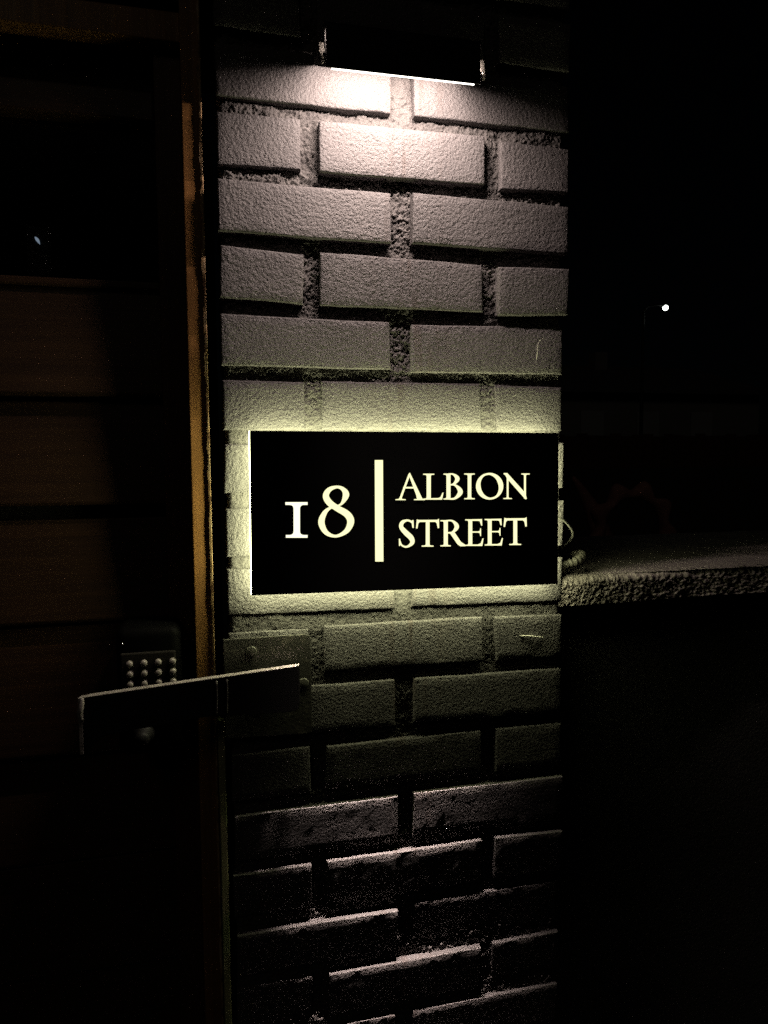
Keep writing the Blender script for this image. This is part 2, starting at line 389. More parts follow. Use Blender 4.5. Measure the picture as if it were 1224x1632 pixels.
('letter_i_1_6', [('P',[(71.3,48.8),(71.3,47.3),(73.5,47.3),(74.6,47.1),(75.5,46.7),(76.0,46.0),(76.1,45.0),(76.2,18.2),(76.1,17.2),(75.6,16.5),(74.7,16.0),(73.6,15.9),(71.4,16.0),(71.4,14.5),(86.1,14.2),(86.1,15.7),(83.9,15.7),(82.8,15.9),(81.9,16.3),(81.4,17.1),(81.2,18.1),(81.2,44.9),(81.3,45.9),(81.8,46.6),(82.6,47.0),(83.8,47.2),(86.0,47.1),(86.0,48.6)])]),
('letter_o_1_7', [('C',[(120.1,30.9),(120.2,29.6),(120.3,28.3),(120.2,26.9),(120.0,25.5),(119.7,24.3),(119.2,22.9),(118.5,21.5),(117.6,20.1),(116.6,18.9),(115.5,18.0),(114.1,17.2),(112.5,16.6),(110.7,16.2),(109.0,16.0),(107.4,16.0),(105.8,16.4),(104.3,17.0),(102.8,17.8),(101.4,18.8),(100.2,19.7),(99.2,20.7),(98.3,21.8),(97.5,23.0),(96.8,24.3),(96.1,25.5),(95.6,26.6),(95.2,27.9),(94.8,29.1),(94.6,30.4),(94.4,31.6),(94.3,32.9),(94.2,34.3),(94.3,35.6),(94.5,37.0),(94.8,38.3),(95.3,39.6),(96.0,41.0),(96.8,42.3),(97.8,43.5),(99.0,44.5),(100.3,45.3),(101.9,45.9),(103.7,46.3),(105.4,46.5),(107.0,46.5),(108.6,46.1),(110.1,45.5),(111.6,44.7),(113.0,43.8),(114.2,42.8),(115.2,41.9),(116.2,40.7),(117.0,39.6),(117.7,38.3),(118.3,37.1),(118.8,35.9),(119.3,34.7),(119.6,33.5),(119.9,32.2)],[(126.8,31.1),(126.7,29.3),(126.4,27.5),(125.9,25.6),(125.2,23.9),(124.3,22.2),(123.2,20.6),(121.9,19.2),(120.4,17.8),(118.8,16.6),(117.1,15.6),(115.3,14.8),(113.3,14.1),(111.3,13.7),(109.2,13.4),(107.2,13.3),(105.2,13.5),(103.1,13.8),(101.1,14.4),(99.2,15.1),(97.4,16.0),(95.7,17.1),(94.1,18.3),(92.7,19.7),(91.4,21.2),(90.4,22.7),(89.5,24.3),(88.8,26.0),(88.2,27.8),(87.9,29.6),(87.8,31.4),(87.9,33.2),(88.2,35.0),(88.7,36.9),(89.4,38.6),(90.2,40.3),(91.3,41.8),(92.6,43.3),(94.1,44.7),(95.7,45.9),(97.3,46.9),(99.1,47.7),(101.1,48.3),(103.1,48.8),(105.2,49.1),(107.2,49.2),(109.2,49.1),(111.3,48.7),(113.3,48.2),(115.2,47.4),(117.1,46.6),(118.8,45.5),(120.4,44.3),(121.8,42.9),(123.1,41.5),(124.2,39.9),(125.1,38.3),(125.8,36.6),(126.3,34.8),(126.7,32.9)])]),
('letter_n_1_8', [('P',[(131.7,44.0),(131.9,17.0),(131.7,16.1),(131.2,15.5),(130.4,15.1),(129.2,15.0),(127.1,15.1),(127.1,13.7),(139.4,13.5),(139.4,14.8),(137.2,14.9),(136.0,15.0),(135.2,15.4),(134.7,16.0),(134.5,16.9),(134.3,44.0)]),('P',[(127.2,48.7),(132.5,48.6),(158.9,21.3),(161.1,13.6),(159.7,12.6),(157.9,14.0),(131.9,41.5),(129.7,45.7),(127.2,47.2)]),('P',[(152.9,47.9),(152.9,46.4),(154.6,46.4),(155.5,46.2),(156.1,45.9),(156.5,45.2),(156.7,44.4),(157.0,13.7),(159.8,13.6),(159.5,44.3),(159.7,45.2),(160.3,45.8),(161.2,46.2),(162.5,46.3),(164.9,46.3),(164.9,47.8)])]),
('letter_s_2_9', [('S',[(0.8,-14.9),(0.5,-14.6),(0.2,-14.2),(-0.3,-13.7),(-0.8,-13.1),(-1.4,-12.5),(-2.1,-12.0),(-2.8,-11.5),(-3.5,-11.2),(-4.2,-10.9),(-5.0,-10.7),(-5.9,-10.5),(-6.7,-10.3),(-7.6,-10.3),(-8.6,-10.3),(-9.5,-10.4),(-10.5,-10.5),(-11.6,-10.7),(-12.8,-10.9),(-13.9,-11.3),(-15.0,-11.9),(-15.9,-12.7),(-16.7,-13.6),(-17.3,-14.5),(-17.8,-15.6),(-18.2,-16.9),(-18.4,-18.2),(-18.3,-19.7),(-18.0,-21.2),(-17.4,-22.7),(-16.5,-24.1),(-15.6,-25.5),(-14.6,-26.8),(-13.5,-28.0),(-12.5,-29.1),(-11.6,-30.2),(-10.5,-31.3),(-9.4,-32.4),(-8.3,-33.3),(-7.3,-34.2),(-6.5,-35.0),(-5.8,-35.6),(-5.3,-36.2),(-4.8,-36.8),(-4.3,-37.5),(-3.9,-38.1),(-3.6,-38.7),(-3.4,-39.2),(-3.3,-39.5),(-3.2,-39.8),(-3.1,-40.0),(-3.3,-40.6),(-3.6,-41.2),(-4.2,-42.0),(-4.8,-42.7),(-5.4,-43.3),(-6.0,-43.8),(-6.5,-44.2),(-7.1,-44.5),(-7.7,-44.8),(-8.4,-45.0),(-9.0,-45.1),(-9.7,-45.1),(-10.3,-45.1),(-10.9,-44.9),(-11.6,-44.7),(-12.3,-44.4),(-12.9,-44.1),(-13.6,-43.6),(-14.1,-43.2),(-14.6,-42.7),(-15.0,-42.0),(-15.4,-41.1),(-15.8,-40.1),(-16.2,-39.0),(-16.5,-38.0),(-16.7,-37.1),(-16.9,-36.5)],[(-0.8,-16.3),(-1.1,-16.0),(-1.5,-15.6),(-1.9,-15.1),(-2.4,-14.7),(-2.9,-14.3),(-3.4,-13.9),(-3.9,-13.7),(-4.4,-13.4),(-5.0,-13.2),(-5.6,-13.1),(-6.3,-12.9),(-6.9,-12.9),(-7.5,-12.9),(-8.1,-13.0),(-8.8,-13.3),(-9.5,-13.6),(-10.2,-14.0),(-10.9,-14.5),(-11.5,-15.0),(-11.8,-15.4),(-12.1,-15.8),(-12.3,-16.3),(-12.5,-16.8),(-12.7,-17.4),(-12.9,-18.0),(-12.9,-18.5),(-12.9,-19.0),(-12.7,-19.5),(-12.3,-20.0),(-11.7,-20.7),(-10.8,-21.6),(-9.8,-22.6),(-8.7,-23.6),(-7.6,-24.7),(-6.5,-25.6),(-5.6,-26.5),(-4.7,-27.3),(-3.7,-28.2),(-2.6,-29.1),(-1.5,-30.1),(-0.5,-31.2),(0.5,-32.4),(1.2,-33.6),(1.7,-34.7),(2.2,-36.0),(2.5,-37.2),(2.7,-38.5),(2.7,-39.9),(2.3,-41.3),(1.7,-42.6),(0.8,-43.6),(-0.2,-44.4),(-1.3,-45.2),(-2.3,-45.7),(-3.3,-46.2),(-4.3,-46.6),(-5.2,-47.0),(-6.1,-47.2),(-7.0,-47.4),(-8.0,-47.5),(-8.9,-47.5),(-9.8,-47.5),(-10.7,-47.3),(-11.5,-47.1),(-12.4,-46.7),(-13.3,-46.3),(-14.1,-45.9),(-14.9,-45.3),(-15.7,-44.6),(-16.3,-43.8),(-16.9,-42.9),(-17.3,-41.8),(-17.7,-40.6),(-18.0,-39.5),(-18.2,-38.4),(-18.4,-37.5),(-18.5,-36.9)]),('P',[(-1.3,-11.8),(1.2,-11.3),(1.6,-21.8),(-0.4,-21.4),(-1.0,-17.2)]),('P',[(-18.7,-35.4),(-17.2,-35.1),(-15.6,-42.6),(-17.8,-45.1),(-18.6,-44.4)])]),
('letter_t_2_10', [('P',[(18.0,-12.0),(17.9,-43.3),(17.7,-44.3),(17.1,-44.9),(16.2,-45.3),(14.8,-45.4),(12.3,-45.3),(12.3,-46.8),(28.6,-47.4),(28.6,-45.9),(26.1,-45.8),(24.8,-45.6),(23.9,-45.2),(23.3,-44.4),(23.2,-43.4),(23.2,-12.2)]),('P',[(5.7,-10.6),(8.0,-11.4),(33.7,-11.9),(36.1,-10.5),(36.4,-22.8),(34.4,-23.1),(33.0,-16.5),(31.0,-14.6),(9.7,-14.2),(7.7,-16.1),(6.5,-22.7),(4.5,-22.4)])]),
('letter_r_2_11', [('P',[(38.1,-12.5),(38.1,-14.0),(40.2,-14.1),(41.3,-14.2),(42.1,-14.7),(42.6,-15.4),(42.7,-16.4),(42.8,-43.8),(42.6,-44.8),(42.1,-45.5),(41.3,-45.9),(40.2,-46.0),(38.1,-45.9),(38.1,-47.4),(52.5,-47.9),(52.5,-46.4),(50.7,-46.3),(49.7,-46.2),(49.0,-45.7),(48.5,-45.0),(48.4,-44.0),(48.4,-12.8)]),('S',[(45.4,-14.5),(46.3,-14.4),(47.5,-14.4),(48.9,-14.3),(50.5,-14.2),(51.9,-14.3),(53.2,-14.6),(54.2,-15.1),(55.0,-15.8),(55.9,-16.9),(56.7,-18.1),(57.3,-19.3),(57.7,-20.4),(57.8,-21.2),(57.8,-21.5),(57.9,-21.8),(57.7,-22.5),(57.4,-23.6),(56.8,-24.8),(56.1,-26.0),(55.3,-27.0),(54.6,-27.7),(53.8,-28.2),(52.7,-28.5),(51.4,-28.6),(50.1,-28.6),(48.9,-28.6),(47.8,-28.6),(47.0,-28.6)],[(45.3,-12.7),(46.1,-12.6),(47.3,-12.5),(48.8,-12.4),(50.4,-12.3),(52.1,-12.3),(53.7,-12.5),(55.3,-12.9),(56.8,-13.5),(58.3,-14.3),(59.8,-15.4),(61.3,-16.5),(62.6,-17.9),(63.6,-19.6),(64.0,-21.5),(63.7,-23.5),(62.8,-25.1),(61.6,-26.5),(60.2,-27.6),(58.7,-28.6),(57.3,-29.4),(56.0,-30.1),(54.5,-30.5),(53.0,-30.7),(51.5,-30.7),(50.1,-30.6),(48.8,-30.5),(47.8,-30.4),(47.0,-30.4)]),('P',[(51.0,-29.8),(57.3,-28.6),(66.9,-42.4),(73.3,-46.6),(73.3,-48.3),(66.0,-48.2),(61.8,-45.2)])]),
('letter_e_2_12', [('P',[(72.8,-12.3),(72.8,-13.8),(74.8,-13.8),(75.8,-14.0),(76.6,-14.5),(77.0,-15.2),(77.2,-16.2),(77.3,-44.3),(77.1,-45.3),(76.7,-46.0),(75.9,-46.4),(74.9,-46.5),(72.9,-46.5),(72.9,-47.9),(82.9,-48.3),(82.7,-12.6)]),('P',[(81.5,-12.5),(95.8,-12.6),(96.5,-12.3),(96.9,-21.4),(95.4,-21.3),(93.4,-15.5),(91.0,-14.8),(81.5,-14.5)]),('P',[(81.6,-28.7),(91.0,-29.0),(93.5,-28.1),(94.0,-24.9),(95.2,-25.0),(95.2,-35.4),(94.0,-35.4),(93.5,-31.7),(91.0,-30.6),(81.6,-30.4)]),('P',[(81.6,-46.3),(90.7,-46.6),(94.9,-45.0),(97.4,-38.5),(98.8,-38.7),(97.1,-48.8),(81.6,-48.2)])]),
('letter_e_2_13', [('P',[(100.4,-12.5),(100.4,-14.0),(102.4,-14.1),(103.4,-14.2),(104.2,-14.7),(104.7,-15.4),(104.8,-16.4),(105.0,-44.7),(104.8,-45.7),(104.4,-46.4),(103.6,-46.9),(102.6,-47.0),(100.6,-46.9),(100.6,-48.4),(110.6,-48.7),(110.4,-12.8)]),('P',[(109.2,-12.7),(123.7,-12.8),(124.4,-12.5),(124.8,-21.7),(123.2,-21.6),(121.3,-15.7),(118.8,-15.0),(109.2,-14.7)]),('P',[(109.3,-29.0),(118.9,-29.3),(121.3,-28.4),(121.8,-25.2),(123.1,-25.3),(123.2,-35.8),(121.9,-35.8),(121.4,-32.1),(118.9,-31.0),(109.3,-30.7)]),('P',[(109.4,-46.7),(118.6,-47.0),(122.9,-45.5),(125.3,-38.9),(126.7,-39.1),(125.0,-49.2),(109.4,-48.7)])]),
('letter_t_2_14', [('P',[(141.7,-13.1),(142.0,-45.3),(141.8,-46.3),(141.2,-47.0),(140.2,-47.4),(138.8,-47.5),(136.1,-47.4),(136.1,-49.0),(153.4,-49.5),(153.4,-48.0),(150.8,-47.9),(149.4,-47.7),(148.4,-47.3),(147.8,-46.5),(147.6,-45.5),(147.3,-13.2)]),('P',[(128.7,-11.6),(131.2,-12.5),(158.5,-13.0),(161.0,-11.6),(161.5,-24.2),(159.3,-24.5),(157.8,-17.7),(155.6,-15.8),(133.0,-15.4),(130.9,-17.3),(129.7,-24.1),(127.5,-23.7)])])]

# ------------------------------------------------------------------ ground
g = mesh('ground', [(-60, -40, 0), (80, -40, 0), (80, 120, 0), (-60, 120, 0)], [(0, 1, 2, 3)], M_pave)
tag(g, kind='structure')
tr = box('garden_terrace', (0.50, 14.0, 0.475, 13.0, 0.004, 1.245), M_soil, None, 0.02)
tag(tr, kind='structure')

# ------------------------------------------------------------------ brick pier
PITCH, BH = 0.0809, 0.0628
US = [0.0, 0.1031, 0.1250, 0.3469, 0.3681, 0.470, 0.2202, 0.2472]
PW = 0.470
# corner shifts in mm (tl, tr, br, bl) of bricks that sit out of true
OFF = {
(1, 0): [(0, 0), (0, 0), (-1.0, 0.0), (0.5, 0.4)], (1, 7): [(2, 0), (0, 0), (1.6, 2.6), (3.4, 0.7)],
(2, 0): [(0.3, 0.6), (-0.6, 2.1), (-0.6, 2.9), (0, 1)], (2, 2): [(0.3, -1.2), (-0.4, 1.0), (0.3, 1.6), (0.5, -0.2)],
(2, 4): [(3.4, 0.0), (2.4, -0.9), (1.8, 3.0), (3.8, 0.5)], (3, 0): [(-0.9, 0.8), (-1.6, 0.0), (-1.0, -0.5), (-0.8, 0.7)],
(3, 7): [(1.1, 2.3), (1.2, 1.3), (1.7, 0.8), (-0.4, 0.3)], (4, 0): [(1.1, 3.0), (1.1, -2.9), (-0.2, -1.9), (-1.1, 1.5)],
(4, 2): [(0.9, 1.5), (-1.4, -2.4), (-0.2, -2.1), (0.0, -2.1)], (4, 4): [(-0.9, -4.8), (1.5, -2.8), (0.0, -1.7), (0.4, -5.2)],
(5, 0): [(-1.2, 0.2), (-3.1, -2.3), (-1.9, -1.1), (-0.4, -0.6)], (5, 7): [(-0.7, -4.4), (-2.6, 0.0), (-4.1, -1.8), (-1.4, -4.0)],
(6, 0): [(0.4, -0.7), (0.3, -1.0), (0, 0), (0, 0)], (6, 2): [(0, 0), (-2.1, 1.0), (0, 0), (0, 0)],
(6, 4): [(-2.7, -1.1), (-3.9, -2.0), (-2, 0), (0, 0)], (9, 0): [(0, 2), (0, 1), (0.3, 0.9), (0.7, 5.2)],
(9, 7): [(0, 2), (-1, 0), (-2.1, 0.2), (-2.4, 3.0)], (10, 2): [(-0.8, 1.9), (-0.1, 1.6), (1.6, 1.6), (-0.7, 2.7)],
(10, 4): [(-4.4, -0.2), (-1.3, -2.3), (-0.4, -0.8), (-0.3, 0.2)], (11, 0): [(0, 3), (-0.2, 3.0), (0.8, 0.6), (0, 2)],
(11, 7): [(0.0, 2.6), (-1.7, -0.6), (-0.7, -2.5), (-0.2, 2.5)], (13, 0): [(3, -1), (3.4, 0.8), (4.0, -2.9), (3, -2)],
(13, 7): [(-0.5, 2.1), (2.1, 1.5), (3.0, -2.0), (-0.7, 1.4)], (14, 2): [(-1.0, 1.4), (1.3, 1.2), (1, 0), (0, 0)],
(14, 4): [(0.3, 2.2), (3.3, -1.4), (3, 0), (0, 0)], (15, 0): [(2.6, -2.9), (3.1, -2.9), (2, -1), (2, -2)],
(16, 2): [(-0.3, 0.1), (1.1, 0.3), (0, 0), (0, 0)],
}
# how far (mm) each brick stands proud (+) of the mean face
PROUD = {(1, 0): 0, (1, 7): 0, (2, 0): -2.0, (2, 2): 3.2, (2, 4): -1.0, (3, 0): 0.6, (3, 7): 1.6, (4, 0): -1.2, (4, 2): -1.0,
         (4, 4): 3.4, (5, 0): -1.6, (5, 7): -1.8, (6, 0): -2.4, (6, 2): -3.0, (6, 4): -2.6, (7, 0): -1, (8, 0): -1, (9, 0): -0.4, (9, 7): 0.2,
         (10, 2): 0.5, (10, 4): 0.8, (11, 0): 0, (11, 7): 1.2, (12, 0): 0, (12, 2): -0.5, (12, 4): 0.3, (13, 0): 0.8, (13, 7): 1.0, (14, 0): -0.6,
         (14, 2): 0.2, (14, 4): 0.0, (15, 0): 0.2, (15, 7): -5.4, (16, 0): -5.2, (16, 2): -1.2, (16, 4): -5.6, (17, 0): -5.4, (17, 7): -5.6}

pier = thing('brick_pier', 'charcoal painted brick pier carrying the lit address sign', 'pier', (0.235, 0.2, 0))

def hermite_edge(n, amp, r):
    a = r.standard_normal(n)
    kx = np.convolve(np.pad(a, 3, mode='edge'), np.ones(5) / 5, 'same')[3:-3]
    return kx * amp

def make_brick(c, proud, depth, seed, nx, lean=0.0, rad=0.0026):
    """c: tl,tr,br,bl in (x,z); front face towards -y"""
    r = np.random.default_rng(seed)
    w = abs(c[1][0] - c[0][0]); h = abs(c[0][1] - c[3][1])
    def par(n, length):
        e = rad / length
        core = np.linspace(e, 1 - e, n)
        return np.concatenate([[0, e * 0.12, e * 0.42], core, [1 - e * 0.42, 1 - e * 0.12, 1]])
    U, V = par(nx, w), par(7, h)
    nu, nv = len(U), len(V)
    et, eb = hermite_edge(nu, 0.0007, r), hermite_edge(nu, 0.0009, r)
    el, er = hermite_edge(nv, 0.0006, r), hermite_edge(nv, 0.0006, r)
    tilt = r.normal(0, 0.0005, 2) + np.array([0, -lean])
    verts = []
    blob = r.standard_normal((nv, nu)) * 0.00018
    for j, v in enumerate(V):
        for i, u in enumerate(U):
            top = np.array(c[0]) * (1 - u) + np.array(c[1]) * u
            bot = np.array(c[3]) * (1 - u) + np.array(c[2]) * u
            P = bot * (1 - v) + top * v
            P = P + np.array([el[j] * (1 - u) + er[j] * u, eb[i] * (1 - v) + et[i] * v])
            d = min(u * w, (1 - u) * w, v * h, (1 - v) * h)
            y = 0.0
            if d < rad: y = rad - math.sqrt(max(rad * rad - (rad - d) ** 2, 0))
            # square up the rounded corner a little
            y += -proud + tilt[0] * (u - 0.5) * 2 + tilt[1] * (v - 0.5) * 2 + blob[j, i]
            verts.append((P[0], y, P[1]))
    faces = []
    for j in range(nv - 1):
        for i in range(nu - 1):
            a = j * nu + i
            faces.append((a, a + 1, a + nu + 1, a + nu))
    ring = [i for i in range(nu)] + [j * nu + nu - 1 for j in range(1, nv)] + [(nv - 1) * nu + i for i in range(nu - 2, -1, -1)] + [j * nu for j in range(nv - 2, 0, -1)]
    base = len(verts)
    for q in ring:
        verts.append((verts[q][0], depth, verts[q][2]))
    n = len(ring)
    for t in range(n):
        a, b = ring[t], ring[(t + 1) % n]
        faces.append((b, a, base + t, base + (t + 1) % n))
    faces.append(tuple(base + t for t in range(n)))
    return verts, faces

BRICK_RECTS = []
SET_BACK = {(15, 7), (16, 0), (16, 4), (17, 0), (17, 7)}
LEAN = {12: 0.0010, 13: 0.0026, 14: 0.0036, 15: 0.0033, 16: 0.0033, 17: 0.0033}
for row in range(-1, 26):
    zt = 2.0 - (row - 1) * PITCH
    zb = zt - BH
    if zb < 0.01: break
    spans = [(0, 6), (7, 5)] if row % 2 else [(0, 1), (2, 3), (4, 5)]
    for a, b in spans:
        off = OFF.get((row, a))
        rr = np.random.default_rng(row * 31 + a + 500)
        if off is None: off = [tuple(rr.normal(0, 0.8, 2)) for _ in range(4)]
        x0, x1 = US[a], US[b]
        c = [(x0 + off[0][0] / 1000, zt + off[0][1] / 1000), (x1 + off[1][0] / 1000, zt + off[1][1] / 1000),
             (x1 + off[2][0] / 1000, zb + off[2][1] / 1000), (x0 + off[3][0] / 1000, zb + off[3][1] / 1000)]
        pr = PROUD.get((row, a), float(rr.normal(0, 0.8))) * 1.3 / 1000
        cx, cz = (x0 + x1) / 2, (zt + zb) / 2
        cl = [(q[0] - cx, q[1] - cz) for q in c]
        vs, fs = make_brick(cl, pr, 0.105, row * 17 + a + 900, 22 if x1 - x0 > 0.15 else 11, 0.0036 if (row, a) in SET_BACK else LEAN.get(row, 0.0), 0.0014 if row > 12 else 0.0024)
        o = mesh('brick', vs, fs, M_brick, None, True)
        o.location = (cx, 0, cz)
        keep(o, pier)
        BRICK_RECTS.append((min(c[0][0], c[3][0]), max(c[1][0], c[2][0]), max(c[2][1], c[3][1]), min(c[0][1], c[1][1])))
        o.data.set_sharp_from_angle(angle=R(50))

# rough mortar between the bricks: a fine relief, kept only where the joints are open
STEP = 0.00125
X0, X1, Z0, Z1 = 0.0025, 0.4675, 0.66, 2.14
nx, nz = int((X1 - X0) / STEP) + 1, int((Z1 - Z0) / STEP) + 1
xs = np.linspace(X0, X1, nx); zs = np.linspace(Z0, Z1, nz)
hgt = 0.0112 + 0.0011 * field(nx, nz, STEP, 0.060, 1) + 0.0007 * field(nx, nz, STEP, 0.014, 2) - 0.0009 * field(nx, nz, STEP, 0.0042, 3) - 0.00035 * field(nx, nz, STEP, 0.002, 4)
hgt = np.clip(hgt, 0.0022, 0.0165)
# joints near the sign are struck almost flush
zz = zs[:, None]
flush = 1 / (1 + np.exp(-(zz - 1.13) / 0.025)) / (1 + np.exp((zz - 1.60) / 0.022))
hgt = 0.0016 + (hgt - 0.0016) * (1 - 0.66 * flush)
# the joints run out at the two arrises of the pier
edge = np.minimum(xs - X0, X1 - xs)[None, :]
hgt = hgt + 0.006 * np.clip(1 - edge / 0.0055, 0, 1) ** 2
verts = np.zeros((nz, nx, 3))
jit = (np.random.default_rng(8).random((nz, nx, 2)) - 0.5) * STEP * 0.5
verts[..., 0] = xs[None, :] + jit[..., 0]
verts[..., 1] = hgt
verts[..., 2] = zs[:, None] + jit[..., 1]
vis = np.ones((nz, nx), bool)
mgn = 0.006
for (a, b, lo, hi) in BRICK_RECTS:
    vis[np.ix_((zs > lo + mgn) & (zs < hi - mgn), (xs > a + mgn) & (xs < b - mgn))] = False
fv = vis[:-1, :-1] | vis[1:, :-1] | vis[:-1, 1:] | vis[1:, 1:]
jj, ii = np.nonzero(fv)
base = jj * nx + ii
quads = np.stack([base, base + 1, base + nx + 1, base + nx], 1)
used, inv = np.unique(quads, return_inverse=True)
vv = verts.reshape(-1, 3)[used]
qq = inv.reshape(-1, 4)
me = bpy.data.meshes.new('mortar')
me.vertices.add(len(vv)); me.vertices.foreach_set('co', vv.ravel())
me.loops.add(qq.size); me.loops.foreach_set('vertex_index', qq.ravel().astype(np.int32))
me.polygons.add(len(qq)); me.polygons.foreach_set('loop_start', np.arange(0, qq.size, 4, dtype=np.int32))
me.update(calc_edges=True); me.validate()
mo = link('mortar', me, M_mortar, None, True)
keep(mo, pier)
core = box('core', (0.006, 0.464, 0.0205, 0.44, 0.0, 2.18), M_mortar, pier)
lowm = box('mortar', (0.0062, 0.4638, 0.0095, 0.0203, 0.0, 0.658), M_mortar, pier)

# ------------------------------------------------------------------ lit address sign
SC = Vector((0.2383, -0.029, 1.4260))
sign = thing('address_sign', 'black lit address sign reading 18 Albion Street on the pier', 'sign', (SC.x, 0, SC.z - 0.103))
corner = [(0.0309, 1.5303), (0.4458, 1.5285), (0.4472, 1.3200), (0.0291, 1.3254)]
def sign_slab(name, grow, y0, y1, mt, bev):
    cx = sum(c[0] for c in corner) / 4; cz = sum(c[1] for c in corner) / 4
    pts = [(c[0] + math.copysign(grow, c[0] - cx), y0, c[1] + math.copysign(grow, c[1] - cz)) for c in corner]
    return prism(name, pts, (0, y1 - y0, 0), mt, sign, bev)
sign_slab('face_panel', 0.0, -0.0290, -0.0255, M_face, 0.0004)
sign_slab('light_panel', 0.0001, -0.0252, -0.0125, E_halo, 0.0)
for (x, z) in ((0.075, 1.49), (0.40, 1.49), (0.075, 1.365), (0.40, 1.362)):
    lathe('standoff', [(0.007, 0.0), (0.007, 0.0165)], M_black, sign, 12, (x, 0.004, z))

def glyph(name, pieces):
    V, F = [], []
    for q, s in enumerate(pieces):
        y = -0.02935 - 0.00006 * q
        if s[0] == 'P':
            pts = [Vector((SC.x + a / 1000, y, SC.z + b / 1000)) for a, b in s[1]]
            b0 = len(V); V += pts
            for t in tessellate_polygon([[Vector((v.x, v.z, 0)) for v in pts]]):
                F.append(tuple(b0 + i for i in t))
        else:
            A, B = s[1], s[2]
            b0 = len(V); n = len(A)
            for (a, b), (c, d) in zip(A, B):
                V.append(Vector((SC.x + a / 1000, y, SC.z + b / 1000))); V.append(Vector((SC.x + c / 1000, y, SC.z + d / 1000)))
            for i in range(n if s[0] == 'C' else n - 1):
                j = (i + 1) % n
                F.append((b0 + 2 * i, b0 + 2 * j, b0 + 2 * j + 1, b0 + 2 * i + 1))
    o = mesh(name, V, F, E_text2 if name == 'digit_one' else E_text)
    keep(o, sign)
for nm, pc in GLYPHS:
    glyph('letter' if nm.startswith('letter') else nm, pc)

# ------------------------------------------------------------------ wall lamp above the sign
lamp = thing('wall_lamp', 'black hooded wall lamp shining down the top of the pier', 'lamp', (0.22, 0, 1.95))
LX0, LX1 = 0.1200, 0.3030
HY = -0.1000
prism('hood', [(LX0, HY + 0.0016, 1.9325), (LX0, HY + 0.0016, 1.9780), (LX0, HY + 0.0050, 1.9815), (LX0, 0.0000, 1.9990), (LX0, 0.0000, 2.0012), (LX0, HY + 0.0042, 1.9835), (LX0, HY, 1.9790), (LX0, HY, 1.9325)], (LX1 - LX0, 0.0, 0.0018), M_black, lamp, 0.0004)
for xa in (LX0 - 0.0014, LX1 + 0.0002):
    dz = 0.0 if xa < 0.2 else 0.0018
    prism('end_cap', [(xa, HY - 0.0002, 1.9318 + dz), (xa, 0.0005, 1.9862 + dz), (xa, 0.0005, 2.0014 + dz), (xa, HY + 0.0040, 1.9837 + dz), (xa, HY - 0.0002, 1.9793 + dz), (xa, HY - 0.0002, 1.9740 + dz), (xa, HY + 0.0085, 1.9730 + dz), (xa, HY + 0.0085, 1.9500 + dz), (xa, HY - 0.0002, 1.9470 + dz)], (0.0012, 0, 0), M_black, lamp)
# led strip tucked under the hood, tilted to the wall
ly, lz, hw, tl = -0.0885, 1.9620, 0.0040, R(34)
dy, dzv = math.cos(tl) * hw, -math.sin(tl) * hw
mesh_led = mesh('led_strip', [(0.1235, ly - dy, lz + dzv), (0.2995, ly - dy, lz + dzv + 0.0016), (0.2995, ly + dy, lz - dzv + 0.0016), (0.1235, ly + dy, lz - dzv)], [(0, 1, 2, 3)], E_lamp)
keep(mesh_led, lamp)
# the lenses of the strip throw a narrow beam straight down the pier
led2 = mesh('led_strip', [(0.1350, -0.0320, 1.9765), (0.2880, -0.0320, 1.9780), (0.2880, -0.0300, 1.9800), (0.1350, -0.0300, 1.9785)], [(0, 1, 2, 3)], E_lamp2)
keep(led2, lamp)
bl = bpy.data.lights.new('lamp_beam', 'AREA')
bl.shape = 'RECTANGLE'; bl.size = 0.172; bl.size_y = 0.006
bl.energy = 1.15; bl.color = (1.0, 0.80, 0.71); bl.spread = R(19)
bo_ = bpy.data.objects.new('lamp_beam', bl); COL.objects.link(bo_)
bo_.location = (0.2115, ly, lz - 0.0050); bo_.rotation_euler = (R(2.0), 0, 0)
keep(bo_, lamp)
prism('led_tray', [(0.1215, ly - dy - 0.0010, lz + dzv + 0.0018), (0.1215, ly + dy, lz - dzv + 0.0018), (0.1215, ly + dy, lz - dzv + 0.0040), (0.1215, ly - dy - 0.0010, lz + dzv + 0.0040)], (0.180, 0, 0.0016), M_black, lamp)
prism('lens_edge', [(0.1260, HY + 0.0019, 1.9319), (0.1260, HY + 0.0032, 1.9319), (0.1260, HY + 0.0032, 1.9330), (0.1260, HY + 0.0019, 1.9330)], (0.170, 0, 0.0018), E_lens, lamp)
for xa, dz, s_ in ((0.1150, 0.0, -1), (0.3070, 0.0035, 1)):
    yc = -0.0965
    pts = [(xa - 0.0026 * s_, yc, 1.9600 + dz), (xa + 0.0016 * s_, yc, 1.9604 + dz), (xa + 0.0022 * s_, yc, 1.9520 + dz), (xa + 0.0034, yc, 1.9440 + dz), (xa + 0.0030, yc, 1.9385 + dz), (xa + 0.0008, yc, 1.9383 + dz), (xa + 0.0002, yc, 1.9460 + dz), (xa - 0.0034 * s_, yc, 1.9515 + dz)]
    prism('end_clip', pts, (0.0, 0.003, 0.0), M_clip, lamp)
    box('clip_arm', (min(xa, LX0 if s_ < 0 else xa) , max(xa + 0.0022, LX1 + 0.0010 if s_ > 0 else LX0 - 0.0012), -0.086, -0.083, 1.9525 + dz, 1.9560 + dz), M_black, lamp)

